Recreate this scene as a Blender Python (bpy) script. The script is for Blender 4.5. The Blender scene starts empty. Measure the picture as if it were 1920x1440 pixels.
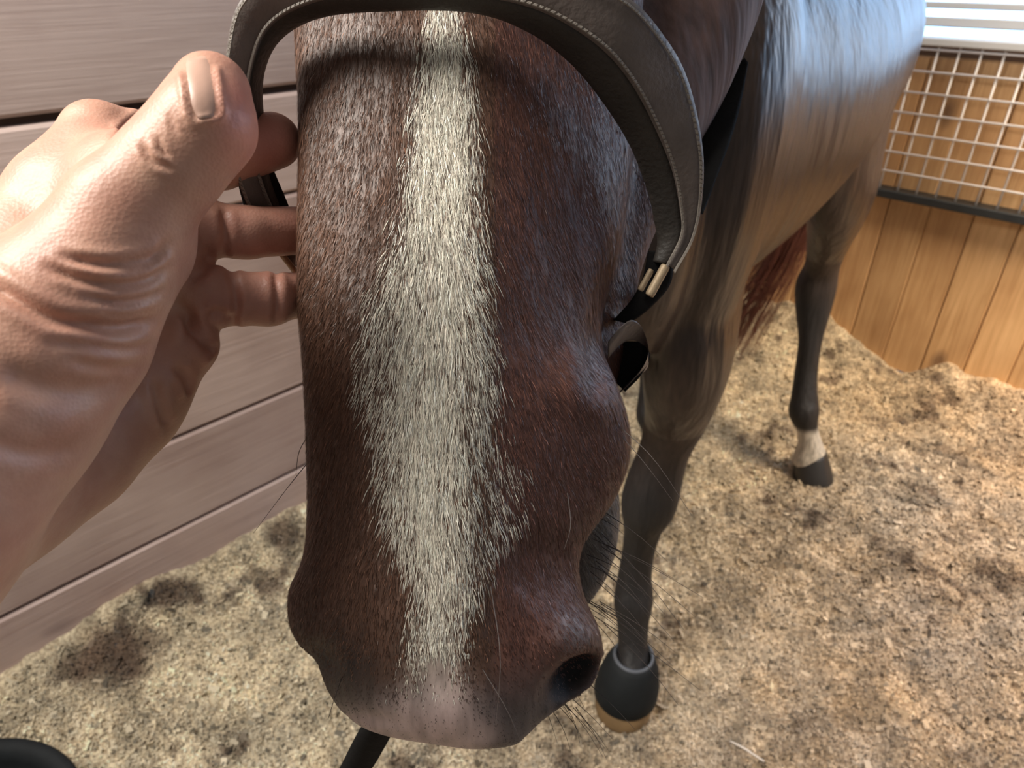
import bpy, math
import numpy as np
from mathutils import Vector, Matrix
rng = np.random.default_rng(7)
scene = bpy.context.scene
COL = scene.collection

# ------------------------------------------------------------------ camera
H = 1.25                      # camera height above the bedding
F = 1283.0                    # focal length in pixels of the 1920 x 1440 frame
TH = math.radians(31.5)       # pitch below the horizon
CT, ST = math.cos(TH), math.sin(TH)
cam_d = bpy.data.cameras.new('camera')
cam_d.sensor_width = 36.0
cam_d.lens = F / 1920 * 36.0
cam_d.clip_start = 0.02
cam_d.dof.use_dof = True
cam_d.dof.focus_distance = 0.27
cam_d.dof.aperture_fstop = 18.0
cam = bpy.data.objects.new('camera', cam_d)
COL.objects.link(cam)
cam.location = (0, 0, H)
cam.rotation_euler = (math.pi/2 - TH, 0, 0)
scene.camera = cam

# ------------------------------------------------------------------ light
world = bpy.data.worlds.new('world')
scene.world = world
world.use_nodes = True
wb = world.node_tree.nodes['Background']
wb.inputs[0].default_value = (1.0, 0.96, 0.92, 1)
wb.inputs[1].default_value = 0.14

def stall_pt(a, b, z): return (.701*a-.713*b, .713*a+.701*b, z)
def area(name, loc, target, sx, sy, power, color, spread=180):
    l = bpy.data.lights.new(name, 'AREA')
    l.shape = 'RECTANGLE'; l.size = sx; l.size_y = sy
    l.energy = power; l.color = color; l.spread = math.radians(spread)
    o = bpy.data.objects.new(name, l); COL.objects.link(o)
    o.location = loc
    o.rotation_euler = (Vector(target) - Vector(loc)).to_track_quat('-Z', 'Y').to_euler()
    return o
# open stall front above and to the left of the photographer
area('stall_front_daylight', (-0.90, 0.14, 2.25), (-0.05, 0.38, 0.9), 0.7, 0.7, 41, (1.0, 0.95, 0.87))
# warm sun reaching the far end of the stall
area('far_end_daylight', stall_pt(1.85, -.75, 2.3), stall_pt(2.5, -.50, .0), 0.8, 0.8, 40, (1.0, 0.82, 0.62), 100)

vs = scene.view_settings
vs.view_transform = 'Standard'; vs.look = 'None'
vs.exposure = 0.2; vs.gamma = 1.0; vs.use_curve_mapping = False

# ------------------------------------------------------------------ helpers
A = np.array([.701, .713, 0.]); B = np.array([-.713, .701, 0.]); Z = np.array([0, 0, 1.])
A_BACK, B_LEFT = 2.54, 1.345          # stall walls: back wall at a = 2.54, left wall at b = 1.345
CAM = np.array([0, 0, H])
R3 = np.array([1., 0, 0]); U3 = np.array([0, ST, CT]); F3 = np.array([0, CT, -ST])
def P(px, py, d):
    return CAM + d*((px-960)/F*R3 + (720-py)/F*U3 + F3)
def PP(lst): return np.array([P(*p) for p in lst])
def ray(px, py): return (px-960)/F*R3 + (720-py)/F*U3 + F3
def onplane(px, py, n, k):
    r = ray(px, py); return CAM + (k - CAM@n)/(r@n)*r
def pix(p):
    v = np.asarray(p) - CAM
    d = v@F3
    return 960+F*(v@R3)/d, 720-F*(v@U3)/d, d
def stall(a, b, z=0.): return a*A + b*B + z*Z

def mesh_obj(name, verts, faces, m, parent=None, smooth=True):
    me = bpy.data.meshes.new(name)
    me.from_pydata([tuple(map(float, v)) for v in verts], [], [tuple(int(i) for i in f) for f in faces])
    me.update()
    if m is not None: me.materials.append(m)
    if smooth: me.polygons.foreach_set('use_smooth', np.ones(len(me.polygons), bool))
    o = bpy.data.objects.new(name, me); COL.objects.link(o)
    if parent is not None: o.parent = parent
    return o
def fast_mesh(name, V, Q, m, parent=None, smooth=True):
    """V (n,3) array, Q (m,k) index array of equal-sized faces"""
    me = bpy.data.meshes.new(name)
    V = np.asarray(V, np.float32); Q = np.asarray(Q, np.int32)
    k = Q.shape[1]
    me.vertices.add(len(V)); me.vertices.foreach_set('co', V.ravel())
    me.loops.add(Q.size); me.loops.foreach_set('vertex_index', Q.ravel())
    me.polygons.add(len(Q)); me.polygons.foreach_set('loop_start', np.arange(0, Q.size, k, dtype=np.int32))
    me.update(calc_edges=True); me.validate()
    if m is not None: me.materials.append(m)
    if smooth: me.polygons.foreach_set('use_smooth', np.ones(len(me.polygons), bool))
    o = bpy.data.objects.new(name, me); COL.objects.link(o)
    if parent is not None: o.parent = parent
    return o
def empty(name, loc):
    o = bpy.data.objects.new(name, None); COL.objects.link(o)
    o.location = loc; o.empty_display_size = .05
    return o
def adopt(o, root):
    """parent o (built in world space) to root without moving it"""
    bpy.context.view_layer.update()
    o.parent = root
    o.matrix_parent_inverse = Matrix.Translation(root.location).inverted()
    return o
def tag(o, label=None, cat=None, group=None, kind=None):
    if label: o['label'] = label
    if cat: o['category'] = cat
    if group: o['group'] = group
    if kind: o['kind'] = kind
    return o
def color_attr(o, name, cols):
    a = o.data.color_attributes.new(name, 'FLOAT_COLOR', 'POINT')
    c = np.ones((len(cols), 4), np.float32); c[:, :3] = cols
    a.data.foreach_set('color', c.ravel())

def cr(ctrl, n, closed=False):
    """Catmull-Rom resampling of rows along axis 0"""
    c = np.asarray(ctrl, float); m = len(c)
    if closed:
        t = np.arange(n)/n*m; i = np.floor(t).astype(int); u = t-i
        idx = [(i-1) % m, i % m, (i+1) % m, (i+2) % m]
        p = [c[k] for k in idx]
    else:
        e = np.concatenate([[2*c[0]-c[1]], c, [2*c[-1]-c[-2]]])
        t = np.linspace(0, m-1, n); i = np.minimum(np.floor(t).astype(int), m-2); u = t-i
        p = [e[i], e[i+1], e[i+2], e[i+3]]
    u = u.reshape((-1,)+(1,)*(c.ndim-1))
    return .5*((2*p[1]) + (-p[0]+p[2])*u + (2*p[0]-5*p[1]+4*p[2]-p[3])*u*u + (-p[0]+3*p[1]-3*p[2]+p[3])*u**3)

def loft(rings, caps=True):
    """rings (n,k,3) closed around axis 1 -> verts, faces"""
    n, k, _ = rings.shape
    V = list(rings.reshape(-1, 3)); Fc = []
    for i in range(n-1):
        for j in range(k):
            j2 = (j+1) % k
            Fc.append((i*k+j, i*k+j2, (i+1)*k+j2, (i+1)*k+j))
    if caps:
        a = len(V); V.append(rings[0].mean(0)); b = len(V); V.append(rings[-1].mean(0))
        for j in range(k):
            j2 = (j+1) % k
            Fc.append((a, j2, j)); Fc.append((b, (n-1)*k+j, (n-1)*k+j2))
    return V, Fc

def tube(ctrl, side, n=40, k=28, power=2.0):
    """ctrl rows: x,y,z,r_side,r_other ; rings perpendicular to the path, side = lateral direction"""
    c = cr(np.array(ctrl, float), n)
    p = c[:, :3]; t = np.gradient(p, axis=0); t /= np.linalg.norm(t, axis=1)[:, None]
    s = np.asarray(side, float)[None] - t*(t@np.asarray(side, float))[:, None]
    s /= np.linalg.norm(s, axis=1)[:, None]
    w = np.cross(t, s)
    a = np.linspace(0, 2*math.pi, k, endpoint=False)
    ca = np.sign(np.cos(a))*np.abs(np.cos(a))**(2/power); sa = np.sign(np.sin(a))*np.abs(np.sin(a))**(2/power)
    r = p[:, None] + ca[None, :, None]*s[:, None]*c[:, 3][:, None, None] + sa[None, :, None]*w[:, None]*c[:, 4][:, None, None]
    return loft(r)

def box_mesh(x0, x1, y0, y1, z0, z1, bev=0.0):
    """box with a chamfer around its front (-y) face edges, 12..28 tris"""
    if bev <= 0:
        V = [(x0,y0,z0),(x1,y0,z0),(x1,y1,z0),(x0,y1,z0),(x0,y0,z1),(x1,y0,z1),(x1,y1,z1),(x0,y1,z1)]
        return V, [(0,3,2,1),(4,5,6,7),(0,1,5,4),(1,2,6,5),(2,3,7,6),(3,0,4,7)]
    b = bev
    V = [(x0+b,y0,z0+b),(x1-b,y0,z0+b),(x1-b,y0,z1-b),(x0+b,y0,z1-b),
         (x0,y0+b,z0),(x1,y0+b,z0),(x1,y0+b,z1),(x0,y0+b,z1),
         (x0,y1,z0),(x1,y1,z0),(x1,y1,z1),(x0,y1,z1)]
    Fc = [(0,1,2,3)]
    for i in range(4):
        j = (i+1) % 4
        Fc += [(4+i, 4+j, j, i), (8+i, 8+j, 4+j, 4+i)]
    Fc.append((11,10,9,8))
    return V, Fc

def rod(p0, p1, r, k=8):
    p0 = np.asarray(p0, float); p1 = np.asarray(p1, float)
    t = p1-p0; t /= np.linalg.norm(t)
    s = np.cross(t, Z if abs(t[2]) < .9 else R3); s /= np.linalg.norm(s); w = np.cross(t, s)
    a = np.linspace(0, 2*math.pi, k, endpoint=False)
    c = (np.cos(a)[:, None]*s + np.sin(a)[:, None]*w)*r
    return loft(np.array([p0+c, p1+c]))

def fbm(x, y, seed, octs):
    """cheap value noise sum; octs: list of (frequency, amplitude)"""
    out = np.zeros_like(x)
    r = np.random.default_rng(seed)
    for fr, am in octs:
        g = r.random((64, 64))
        u, v = x*fr+17.3, y*fr+5.7
        i, j = np.floor(u).astype(int), np.floor(v).astype(int)
        fu, fv = u-i, v-j
        fu = fu*fu*(3-2*fu); fv = fv*fv*(3-2*fv)
        G = lambda a, b: g[a % 64, b % 64]
        out += am*((G(i,j)*(1-fu)+G(i+1,j)*fu)*(1-fv) + (G(i,j+1)*(1-fu)+G(i+1,j+1)*fu)*fv - .5)
    return out

# ------------------------------------------------------------------ materials
def new_mat(name):
    m = bpy.data.materials.new(name); m.use_nodes = True
    nt = m.node_tree; b = nt.nodes['Principled BSDF']
    return m, nt, b
def N(nt, t, **kw):
    n = nt.nodes.new(t)
    for k, v in kw.items(): setattr(n, k, v)
    return n
def plain(name, col, rough=.5, metal=0., bump=0., scale=200., spec=.5, var=.0):
    m, nt, b = new_mat(name)
    b.inputs['Base Color'].default_value = (*col, 1); b.inputs['Roughness'].default_value = rough
    b.inputs['Metallic'].default_value = metal; b.inputs['Specular IOR Level'].default_value = spec
    tc = N(nt, 'ShaderNodeTexCoord'); nz = N(nt, 'ShaderNodeTexNoise')
    nz.inputs['Scale'].default_value = scale; nz.inputs['Detail'].default_value = 4
    nt.links.new(tc.outputs['Object'], nz.inputs['Vector'])
    if bump:
        bp = N(nt, 'ShaderNodeBump'); bp.inputs['Strength'].default_value = bump; bp.inputs['Distance'].default_value = .002
        nt.links.new(nz.outputs['Fac'], bp.inputs['Height']); nt.links.new(bp.outputs[0], b.inputs['Normal'])
    if var:
        mx = N(nt, 'ShaderNodeMixRGB', blend_type='MULTIPLY'); mx.inputs[0].default_value = 1
        mx.inputs[1].default_value = (*col, 1)
        rp = N(nt, 'ShaderNodeValToRGB'); rp.color_ramp.elements[0].position = .3; rp.color_ramp.elements[1].position = .7
        rp.color_ramp.elements[0].color = (1-var, 1-var, 1-var, 1)
        n2 = N(nt, 'ShaderNodeTexNoise'); n2.inputs['Scale'].default_value = scale*.15; n2.inputs['Detail'].default_value = 5
        nt.links.new(tc.outputs['Object'], n2.inputs['Vector'])
        nt.links.new(n2.outputs['Fac'], rp.inputs[0]); nt.links.new(rp.outputs[0], mx.inputs[2])
        nt.links.new(mx.outputs[0], b.inputs['Base Color'])
    return m
def wood(name, c0, c1, stain, axis_scale, rough=.6):
    """board grain along local X; colour differs a little per board"""
    m, nt, b = new_mat(name)
    tc = N(nt, 'ShaderNodeTexCoord'); oi = N(nt, 'ShaderNodeObjectInfo')
    ad = N(nt, 'ShaderNodeVectorMath', operation='MULTIPLY_ADD')
    cb = N(nt, 'ShaderNodeCombineXYZ')
    for i in range(3): nt.links.new(oi.outputs['Random'], cb.inputs[i])
    sc = N(nt, 'ShaderNodeVectorMath', operation='SCALE'); sc.inputs['Scale'].default_value = 31.0
    nt.links.new(cb.outputs[0], sc.inputs[0])
    ad.inputs[1].default_value = axis_scale
    nt.links.new(tc.outputs['Object'], ad.inputs[0]); nt.links.new(sc.outputs[0], ad.inputs[2])
    g = N(nt, 'ShaderNodeTexNoise'); g.inputs['Scale'].default_value = 7; g.inputs['Detail'].default_value = 6; g.inputs['Distortion'].default_value = 1.2
    nt.links.new(ad.outputs[0], g.inputs['Vector'])
    g2 = N(nt, 'ShaderNodeTexNoise'); g2.inputs['Scale'].default_value = 3.0; g2.inputs['Detail'].default_value = 5
    a2 = N(nt, 'ShaderNodeVectorMath', operation='ADD')
    nt.links.new(tc.outputs['Object'], a2.inputs[0]); nt.links.new(sc.outputs[0], a2.inputs[1])
    nt.links.new(a2.outputs[0], g2.inputs['Vector'])
    r1 = N(nt, 'ShaderNodeValToRGB'); e = r1.color_ramp.elements
    e[0].position, e[1].position = .28, .74; e[0].color, e[1].color = (*c0, 1), (*c1, 1)
    nt.links.new(g.outputs['Fac'], r1.inputs[0])
    r2 = N(nt, 'ShaderNodeValToRGB'); e = r2.color_ramp.elements
    e[0].position, e[1].position = .36, .60; e[0].color, e[1].color = (*stain, 1), (1, 1, 1, 1)
    nt.links.new(g2.outputs['Fac'], r2.inputs[0])
    mx = N(nt, 'ShaderNodeMixRGB', blend_type='MULTIPLY'); mx.inputs[0].default_value = .8
    nt.links.new(r1.outputs[0], mx.inputs[1]); nt.links.new(r2.outputs[0], mx.inputs[2])
    # knots
    vo = N(nt, 'ShaderNodeTexVoronoi'); vo.inputs['Scale'].default_value = 1.0
    kd = N(nt, 'ShaderNodeVectorMath', operation='MULTIPLY_ADD'); kd.inputs[1].default_value = (2.2, 5, 4.2)
    nt.links.new(tc.outputs['Object'], kd.inputs[0]); nt.links.new(sc.outputs[0], kd.inputs[2])
    nt.links.new(kd.outputs[0], vo.inputs['Vector'])
    r3 = N(nt, 'ShaderNodeValToRGB'); e = r3.color_ramp.elements
    e[0].position, e[1].position = .05, .13; e[0].color, e[1].color = (.38, .36, .40, 1), (1, 1, 1, 1)
    nt.links.new(vo.outputs['Distance'], r3.inputs[0])
    m2 = N(nt, 'ShaderNodeMixRGB', blend_type='MULTIPLY'); m2.inputs[0].default_value = .9
    nt.links.new(mx.outputs[0], m2.inputs[1]); nt.links.new(r3.outputs[0], m2.inputs[2])
    hs = N(nt, 'ShaderNodeHueSaturation')
    mr = N(nt, 'ShaderNodeMapRange'); mr.inputs['To Min'].default_value = .84; mr.inputs['To Max'].default_value = 1.14
    nt.links.new(oi.outputs['Random'], mr.inputs['Value']); nt.links.new(mr.outputs[0], hs.inputs['Value'])
    nt.links.new(m2.outputs[0], hs.inputs['Color']); nt.links.new(hs.outputs[0], b.inputs['Base Color'])
    b.inputs['Roughness'].default_value = rough
    bp = N(nt, 'ShaderNodeBump'); bp.inputs['Strength'].default_value = .25; bp.inputs['Distance'].default_value = .004
    nt.links.new(g.outputs['Fac'], bp.inputs['Height']); nt.links.new(bp.outputs[0], b.inputs['Normal'])
    return m
M = {}
M['wood_left'] = wood('grey_pink_wood', (.50,.375,.33), (.62,.485,.435), (.70,.64,.64), (.5, 6, 14))
M['wood_back'] = wood('orange_wood', (.56,.33,.15), (.76,.49,.25), (.72,.65,.60), (.5, 6, 10))
M['wood_dark'] = plain('dark_timber', (.10,.06,.04), .7, bump=.2, scale=60)
M['galv'] = plain('galvanised_wire', (.82,.79,.78), .45, .0, bump=.05, scale=300)
M['rail'] = plain('dark_steel_rail', (.05,.055,.06), .45, .5, bump=.05, scale=80, var=.3)
M['slat'] = plain('grey_metal_slat', (.55,.56,.57), .5, bump=.03, scale=80)
M['rubber'] = plain('black_rubber', (.016,.019,.021), .7, bump=.3, scale=90, var=.4, spec=.25)
M['leather'] = plain('brown_leather', (.18,.145,.128), .42, bump=.22, scale=450, var=.3)
M['leather_dark'] = plain('black_leather', (.016,.015,.015), .8, bump=.2, scale=400, var=.3, spec=.12)
M['lining'] = plain('padded_leather', (.045,.038,.032), .55, bump=.3, scale=400, var=.3)
M['thread'] = plain('waxed_thread', (.27,.235,.20), .6, bump=.3, scale=900)
M['brass'] = plain('worn_brass', (.48,.36,.23), .55, .25, bump=.15, scale=500, var=.25)
M['horn'] = plain('hoof_horn', (.035,.033,.033), .40, bump=.3, scale=60, var=.4)
M['horn_pale'] = plain('pale_hoof_horn', (.30,.19,.09), .5, bump=.3, scale=60, var=.4)
M['nail'] = plain('finger_nail', (.55,.34,.26), .42, bump=.05, scale=400)
M['whisker'] = plain('whisker_hair', (.06,.045,.04), .5)
M['tail'] = plain('tail_hair', (.14,.045,.030), .45)
M['eye'] = plain('dark_eye', (.012,.008,.006), .05)
def window_mat():
    m, nt, b = new_mat('bright_window')
    b.inputs['Base Color'].default_value = (.8,.85,.9,1)
    b.inputs['Emission Color'].default_value = (.32,.60,1,1); b.inputs['Emission Strength'].default_value = 3.0
    return m
M['window'] = window_mat()

def coat_mat():
    m, nt, b = new_mat('bay_coat')
    at = N(nt, 'ShaderNodeAttribute', attribute_name='coat')
    tc = N(nt, 'ShaderNodeTexCoord')
    mp = N(nt, 'ShaderNodeMapping'); mp.inputs['Scale'].default_value = (1, 1, .16)
    nt.links.new(tc.outputs['Object'], mp.inputs[0])
    nz = N(nt, 'ShaderNodeTexNoise'); nz.inputs['Scale'].default_value = 170; nz.inputs['Detail'].default_value = 5
    nt.links.new(mp.outputs[0], nz.inputs['Vector'])
    n2 = N(nt, 'ShaderNodeTexNoise'); n2.inputs['Scale'].default_value = 16; n2.inputs['Detail'].default_value = 4
    mp2 = N(nt, 'ShaderNodeMapping'); mp2.inputs['Scale'].default_value = (1, 1, .12)
    nt.links.new(tc.outputs['Object'], mp2.inputs[0]); nt.links.new(mp2.outputs[0], n2.inputs['Vector'])
    rp = N(nt, 'ShaderNodeMapRange'); rp.inputs['From Min'].default_value = .3; rp.inputs['From Max'].default_value = .7
    rp.inputs['To Min'].default_value = .65; rp.inputs['To Max'].default_value = 1.25
    nt.links.new(nz.outputs['Fac'], rp.inputs['Value'])
    mx = N(nt, 'ShaderNodeVectorMath', operation='SCALE')
    nt.links.new(at.outputs['Color'], mx.inputs[0]); nt.links.new(rp.outputs[0], mx.inputs['Scale'])
    nt.links.new(mx.outputs[0], b.inputs['Base Color'])
    ma = N(nt, 'ShaderNodeAttribute', attribute_name='matte')
    mr = N(nt, 'ShaderNodeMapRange'); mr.inputs['To Min'].default_value = .34; mr.inputs['To Max'].default_value = .95
    nt.links.new(ma.outputs['Fac'], mr.inputs['Value']); nt.links.new(mr.outputs[0], b.inputs['Roughness'])
    b.inputs['Specular IOR Level'].default_value = .55
    b1 = N(nt, 'ShaderNodeBump'); b1.inputs['Strength'].default_value = .28; b1.inputs['Distance'].default_value = .002
    b2 = N(nt, 'ShaderNodeBump'); b2.inputs['Strength'].default_value = .8; b2.inputs['Distance'].default_value = .02
    nt.links.new(nz.outputs['Fac'], b1.inputs['Height']); nt.links.new(n2.outputs['Fac'], b2.inputs['Height'])
    nt.links.new(b2.outputs[0], b1.inputs['Normal']); nt.links.new(b1.outputs[0], b.inputs['Normal'])
    return m
M['coat'] = coat_mat()
def fur_mat():
    m, nt, b = new_mat('short_fur')
    at = N(nt, 'ShaderNodeAttribute', attribute_name='strand')
    nt.links.new(at.outputs['Color'], b.inputs['Base Color'])
    b.inputs['Roughness'].default_value = .40; b.inputs['Specular IOR Level'].default_value = .36
    return m
M['fur'] = fur_mat()
def skin_mat():
    m, nt, b = new_mat('skin')
    tc = N(nt, 'ShaderNodeTexCoord'); at = N(nt, 'ShaderNodeAttribute', attribute_name='skin')
    n1 = N(nt, 'ShaderNodeTexNoise'); n1.inputs['Scale'].default_value = 70; n1.inputs['Detail'].default_value = 6
    n2 = N(nt, 'ShaderNodeTexVoronoi'); n2.inputs['Scale'].default_value = 900
    nt.links.new(tc.outputs['Object'], n1.inputs['Vector']); nt.links.new(tc.outputs['Object'], n2.inputs['Vector'])
    r = N(nt, 'ShaderNodeValToRGB'); e = r.color_ramp.elements
    e[0].position, e[1].position = .34, .66; e[0].color, e[1].color = (.86,.76,.74,1), (1.04,1.02,1.0,1)
    nt.links.new(n1.outputs['Fac'], r.inputs[0])
    mx = N(nt, 'ShaderNodeMixRGB', blend_type='MULTIPLY'); mx.inputs[0].default_value = 1
    nt.links.new(at.outputs['Color'], mx.inputs[1]); nt.links.new(r.outputs[0], mx.inputs[2])
    nt.links.new(mx.outputs[0], b.inputs['Base Color'])
    b.inputs['Roughness'].default_value = .46
    b.inputs['Subsurface Weight'].default_value = .12; b.inputs['Subsurface Radius'].default_value = (.006,.0022,.0012); b.inputs['Subsurface Scale'].default_value = 1.0
    b1 = N(nt, 'ShaderNodeBump'); b1.inputs['Strength'].default_value = .15; b1.inputs['Distance'].default_value = .0006
    b2 = N(nt, 'ShaderNodeBump'); b2.inputs['Strength'].default_value = .18; b2.inputs['Distance'].default_value = .0016
    nt.links.new(n2.outputs['Distance'], b1.inputs['Height']); nt.links.new(n1.outputs['Fac'], b2.inputs['Height'])
    nt.links.new(b2.outputs[0], b1.inputs['Normal']); nt.links.new(b1.outputs[0], b.inputs['Normal'])
    return m
M['skin'] = skin_mat()
def attr_mat(name, attr, rough=.8):
    m, nt, b = new_mat(name)
    at = N(nt, 'ShaderNodeAttribute', attribute_name=attr)
    tc = N(nt, 'ShaderNodeTexCoord'); nz = N(nt, 'ShaderNodeTexNoise'); nz.inputs['Scale'].default_value = 140; nz.inputs['Detail'].default_value = 6
    nt.links.new(tc.outputs['Object'], nz.inputs['Vector'])
    r = N(nt, 'ShaderNodeValToRGB'); e = r.color_ramp.elements
    e[0].position, e[1].position = .36, .62; e[0].color, e[1].color = (.42,.36,.32,1), (1.1,1.08,1.04,1)
    nt.links.new(nz.outputs['Fac'], r.inputs[0])
    mx = N(nt, 'ShaderNodeMixRGB', blend_type='MULTIPLY'); mx.inputs[0].default_value = .85
    nt.links.new(at.outputs['Color'], mx.inputs[1]); nt.links.new(r.outputs[0], mx.inputs[2])
    nt.links.new(mx.outputs[0], b.inputs['Base Color']); b.inputs['Roughness'].default_value = rough
    bp = N(nt, 'ShaderNodeBump'); bp.inputs['Strength'].default_value = .8; bp.inputs['Distance'].default_value = .006
    nt.links.new(nz.outputs['Fac'], bp.inputs['Height']); nt.links.new(bp.outputs[0], b.inputs['Normal'])
    return m
M['bedding'] = attr_mat('shavings_bedding', 'bed')
def flake_mat():
    m, nt, b = new_mat('wood_shaving')
    at = N(nt, 'ShaderNodeAttribute', attribute_name='bed')
    nt.links.new(at.outputs['Color'], b.inputs['Base Color']); b.inputs['Roughness'].default_value = .7
    return m
M['flake'] = flake_mat()

# ------------------------------------------------------------------ floor with bedding
A0, A1, B0, B1 = -1.3, A_BACK, -2.3, B_LEFT
def bed_height(a, b):
    h = fbm(a, b, 3, [(2.2, .030), (4.5, .030), (9, .026), (20, .018), (45, .010), (110, .006)])
    dl = np.clip(B_LEFT-b, 0, None); db = np.clip(A_BACK-a, 0, None)
    h = h + .045*np.exp(-dl/.16)*(1+1.4*fbm(a, b*0, 11, [(5, 1.0)]))
    bank = .055 + .11*fbm(b, a*0, 12, [(3.3, 1.0), (9, .4)])
    for c, w, hh in ((.86, .14, .10), (.50, .10, -.05), (.36, .05, .05), (.2, .1, .03)):
        bank = bank + hh*np.exp(-((b-c)/w)**2)*.8
    h = h + bank*np.exp(-(db/.26)**2)
    return h
def bed_colour(a, b, x, y, r):
    base = np.array([.50, .37, .24]); pale = np.array([.68, .585, .40]); dark = np.array([.11, .07, .045]); grey = np.array([.40, .35, .30])
    n1 = fbm(a, b, 21, [(1.6, .6), (5, .5), (14, .35)])
    n2 = fbm(a, b, 22, [(7, .7), (22, .6), (60, .4)])
    t = np.clip(.5+1.5*n1, 0, 1)[:, None]
    c = base*(1-t) + grey*t
    left = np.clip((b-.1)/.7, 0, 1)[:, None]
    c = c*(1-.75*left) + pale*.75*left
    d = np.clip((n2-.20)*3.2, 0, .8)[:, None]
    c = c*(1-d) + dark*d
    # manure / damp spots along the left wall
    for (px, py, w) in ((330,1125,.05), (210,1240,.085), (150,1250,.06), (535,1010,.05), (250,1235,.06)):
        q = onplane(px, py, Z, .02)
        g = np.exp(-(((x-q[0])**2+(y-q[1])**2)/w**2))
        g = np.clip(g*1.6+n2*.9-.35, 0, .85)[:, None]*(g > .12)[:, None]
        c = c*(1-g)+dark*g
    n3 = fbm(a, b, 23, [(11, .6), (27, .7), (55, .5)])
    return c*np.clip(1.02+.75*n3+.22*(r-.5), .35, 1.5)[:, None]
na, nb = 560, 540
aa, bb = np.meshgrid(np.linspace(A0, A1, na), np.linspace(B0, B1, nb), indexing='ij')
hh = bed_height(aa.ravel(), bb.ravel())
V = aa.ravel()[:, None]*A + bb.ravel()[:, None]*B + hh[:, None]*Z
ii = np.arange(na*nb).reshape(na, nb)
Q = np.stack([ii[:-1, :-1], ii[1:, :-1], ii[1:, 1:], ii[:-1, 1:]], -1).reshape(-1, 4)
floor = fast_mesh('floor', V, Q, M['bedding'])
tag(floor, 'stall floor bedded with pale wood shavings', kind='structure')
color_attr(floor, 'bed', bed_colour(aa.ravel(), bb.ravel(), V[:, 0], V[:, 1], rng.random(len(V))))
# loose shavings
nf = 420000
fa = A0+.6 + (A1-A0-.62)*rng.random(nf); fb = B0+.6 + (B1-B0-.62)*rng.random(nf)
vx, vy, vd = pix(fa[:, None]*A + fb[:, None]*B)
keep = (vd > .2) & (vx > -300) & (vx < 2250) & (vy < 1700) & (rng.random(nf) < np.clip(2.2/np.maximum(vd, .3)**1.3, 0, 1))   # what a step to the side could see
fa, fb = fa[keep], fb[keep]; nf = len(fa)
fx = fa[:, None]*A + fb[:, None]*B
fh = bed_height(fa, fb) + rng.uniform(.000, .006, nf)
ln = rng.uniform(.0014, .0042, nf)*(1+1.6*(rng.random(nf) < .05)); wd = ln*rng.uniform(.3, .8, nf)
ang = rng.uniform(0, 2*math.pi, nf); tl = rng.normal(0, .55, nf); t2 = rng.normal(0, .55, nf)
d1 = np.stack([np.cos(ang)*np.cos(tl), np.sin(ang)*np.cos(tl), np.sin(tl)], 1)
d2 = np.stack([-np.sin(ang)*np.cos(t2), np.cos(ang)*np.cos(t2), np.sin(t2)], 1)
cpos = fx + fh[:, None]*Z
V = np.stack([cpos-d1*ln[:, None]-d2*wd[:, None], cpos+d1*ln[:, None]-d2*wd[:, None]*.6, cpos+d1*ln[:, None]+d2*wd[:, None]*.8, cpos-d1*ln[:, None]*.8+d2*wd[:, None]], 1).reshape(-1, 3)
Q = np.arange(nf*4).reshape(-1, 4)
flakes = fast_mesh('wood_shavings', V, Q, M['flake'], smooth=False)
tag(flakes, 'loose pale wood shavings strewn over the stall floor', 'shavings', kind='stuff')
fc = bed_colour(fa, fb, cpos[:, 0], cpos[:, 1], rng.random(nf))*rng.uniform(.6, 1.35, nf)[:, None]
fc = np.where((rng.random(nf) < .13)[:, None], fc*.3, fc)
fc = np.clip(fc, .02, .85)
color_attr(flakes, 'bed', np.repeat(fc, 4, 0))

# ------------------------------------------------------------------ walls
def place(o, org, ex, ey, ez):
    m = Matrix(((ex[0], ey[0], ez[0], org[0]), (ex[1], ey[1], ez[1], org[1]), (ex[2], ey[2], ez[2], org[2]), (0, 0, 0, 1)))
    o.matrix_world = m
    return o
# left wall: horizontal boards
org = stall(0, B_LEFT+.028)
V, Fc = box_mesh(-1.3, A_BACK+.05, 0, .05, -.02, 2.3)
wl = place(mesh_obj('wall_left', V, Fc, M['wood_dark'], smooth=False), org, A, B, Z)
tag(wl, 'horizontal board wall of the stall, grey pink timber', kind='structure')
zl = [-.02, .158, .384, .612, .838, 1.039, 1.265, 1.49, 1.716, 1.94, 2.17, 2.3]
for i in range(len(zl)-1):
    g = .007 if abs(zl[i+1]-1.039) < .001 else .0025
    g0 = .007 if abs(zl[i]-1.039) < .001 else .0025
    V, Fc = box_mesh(-1.3, A_BACK, -.028+.0015*((i*7) % 3), 0.002, zl[i]+g0-(zl[i]+zl[i+1])/2, zl[i+1]-g-(zl[i]+zl[i+1])/2, .006)
    o = mesh_obj('board', V, Fc, M['wood_left'], wl, smooth=False)
    o.location = (0, 0, (zl[i]+zl[i+1])/2)
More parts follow.
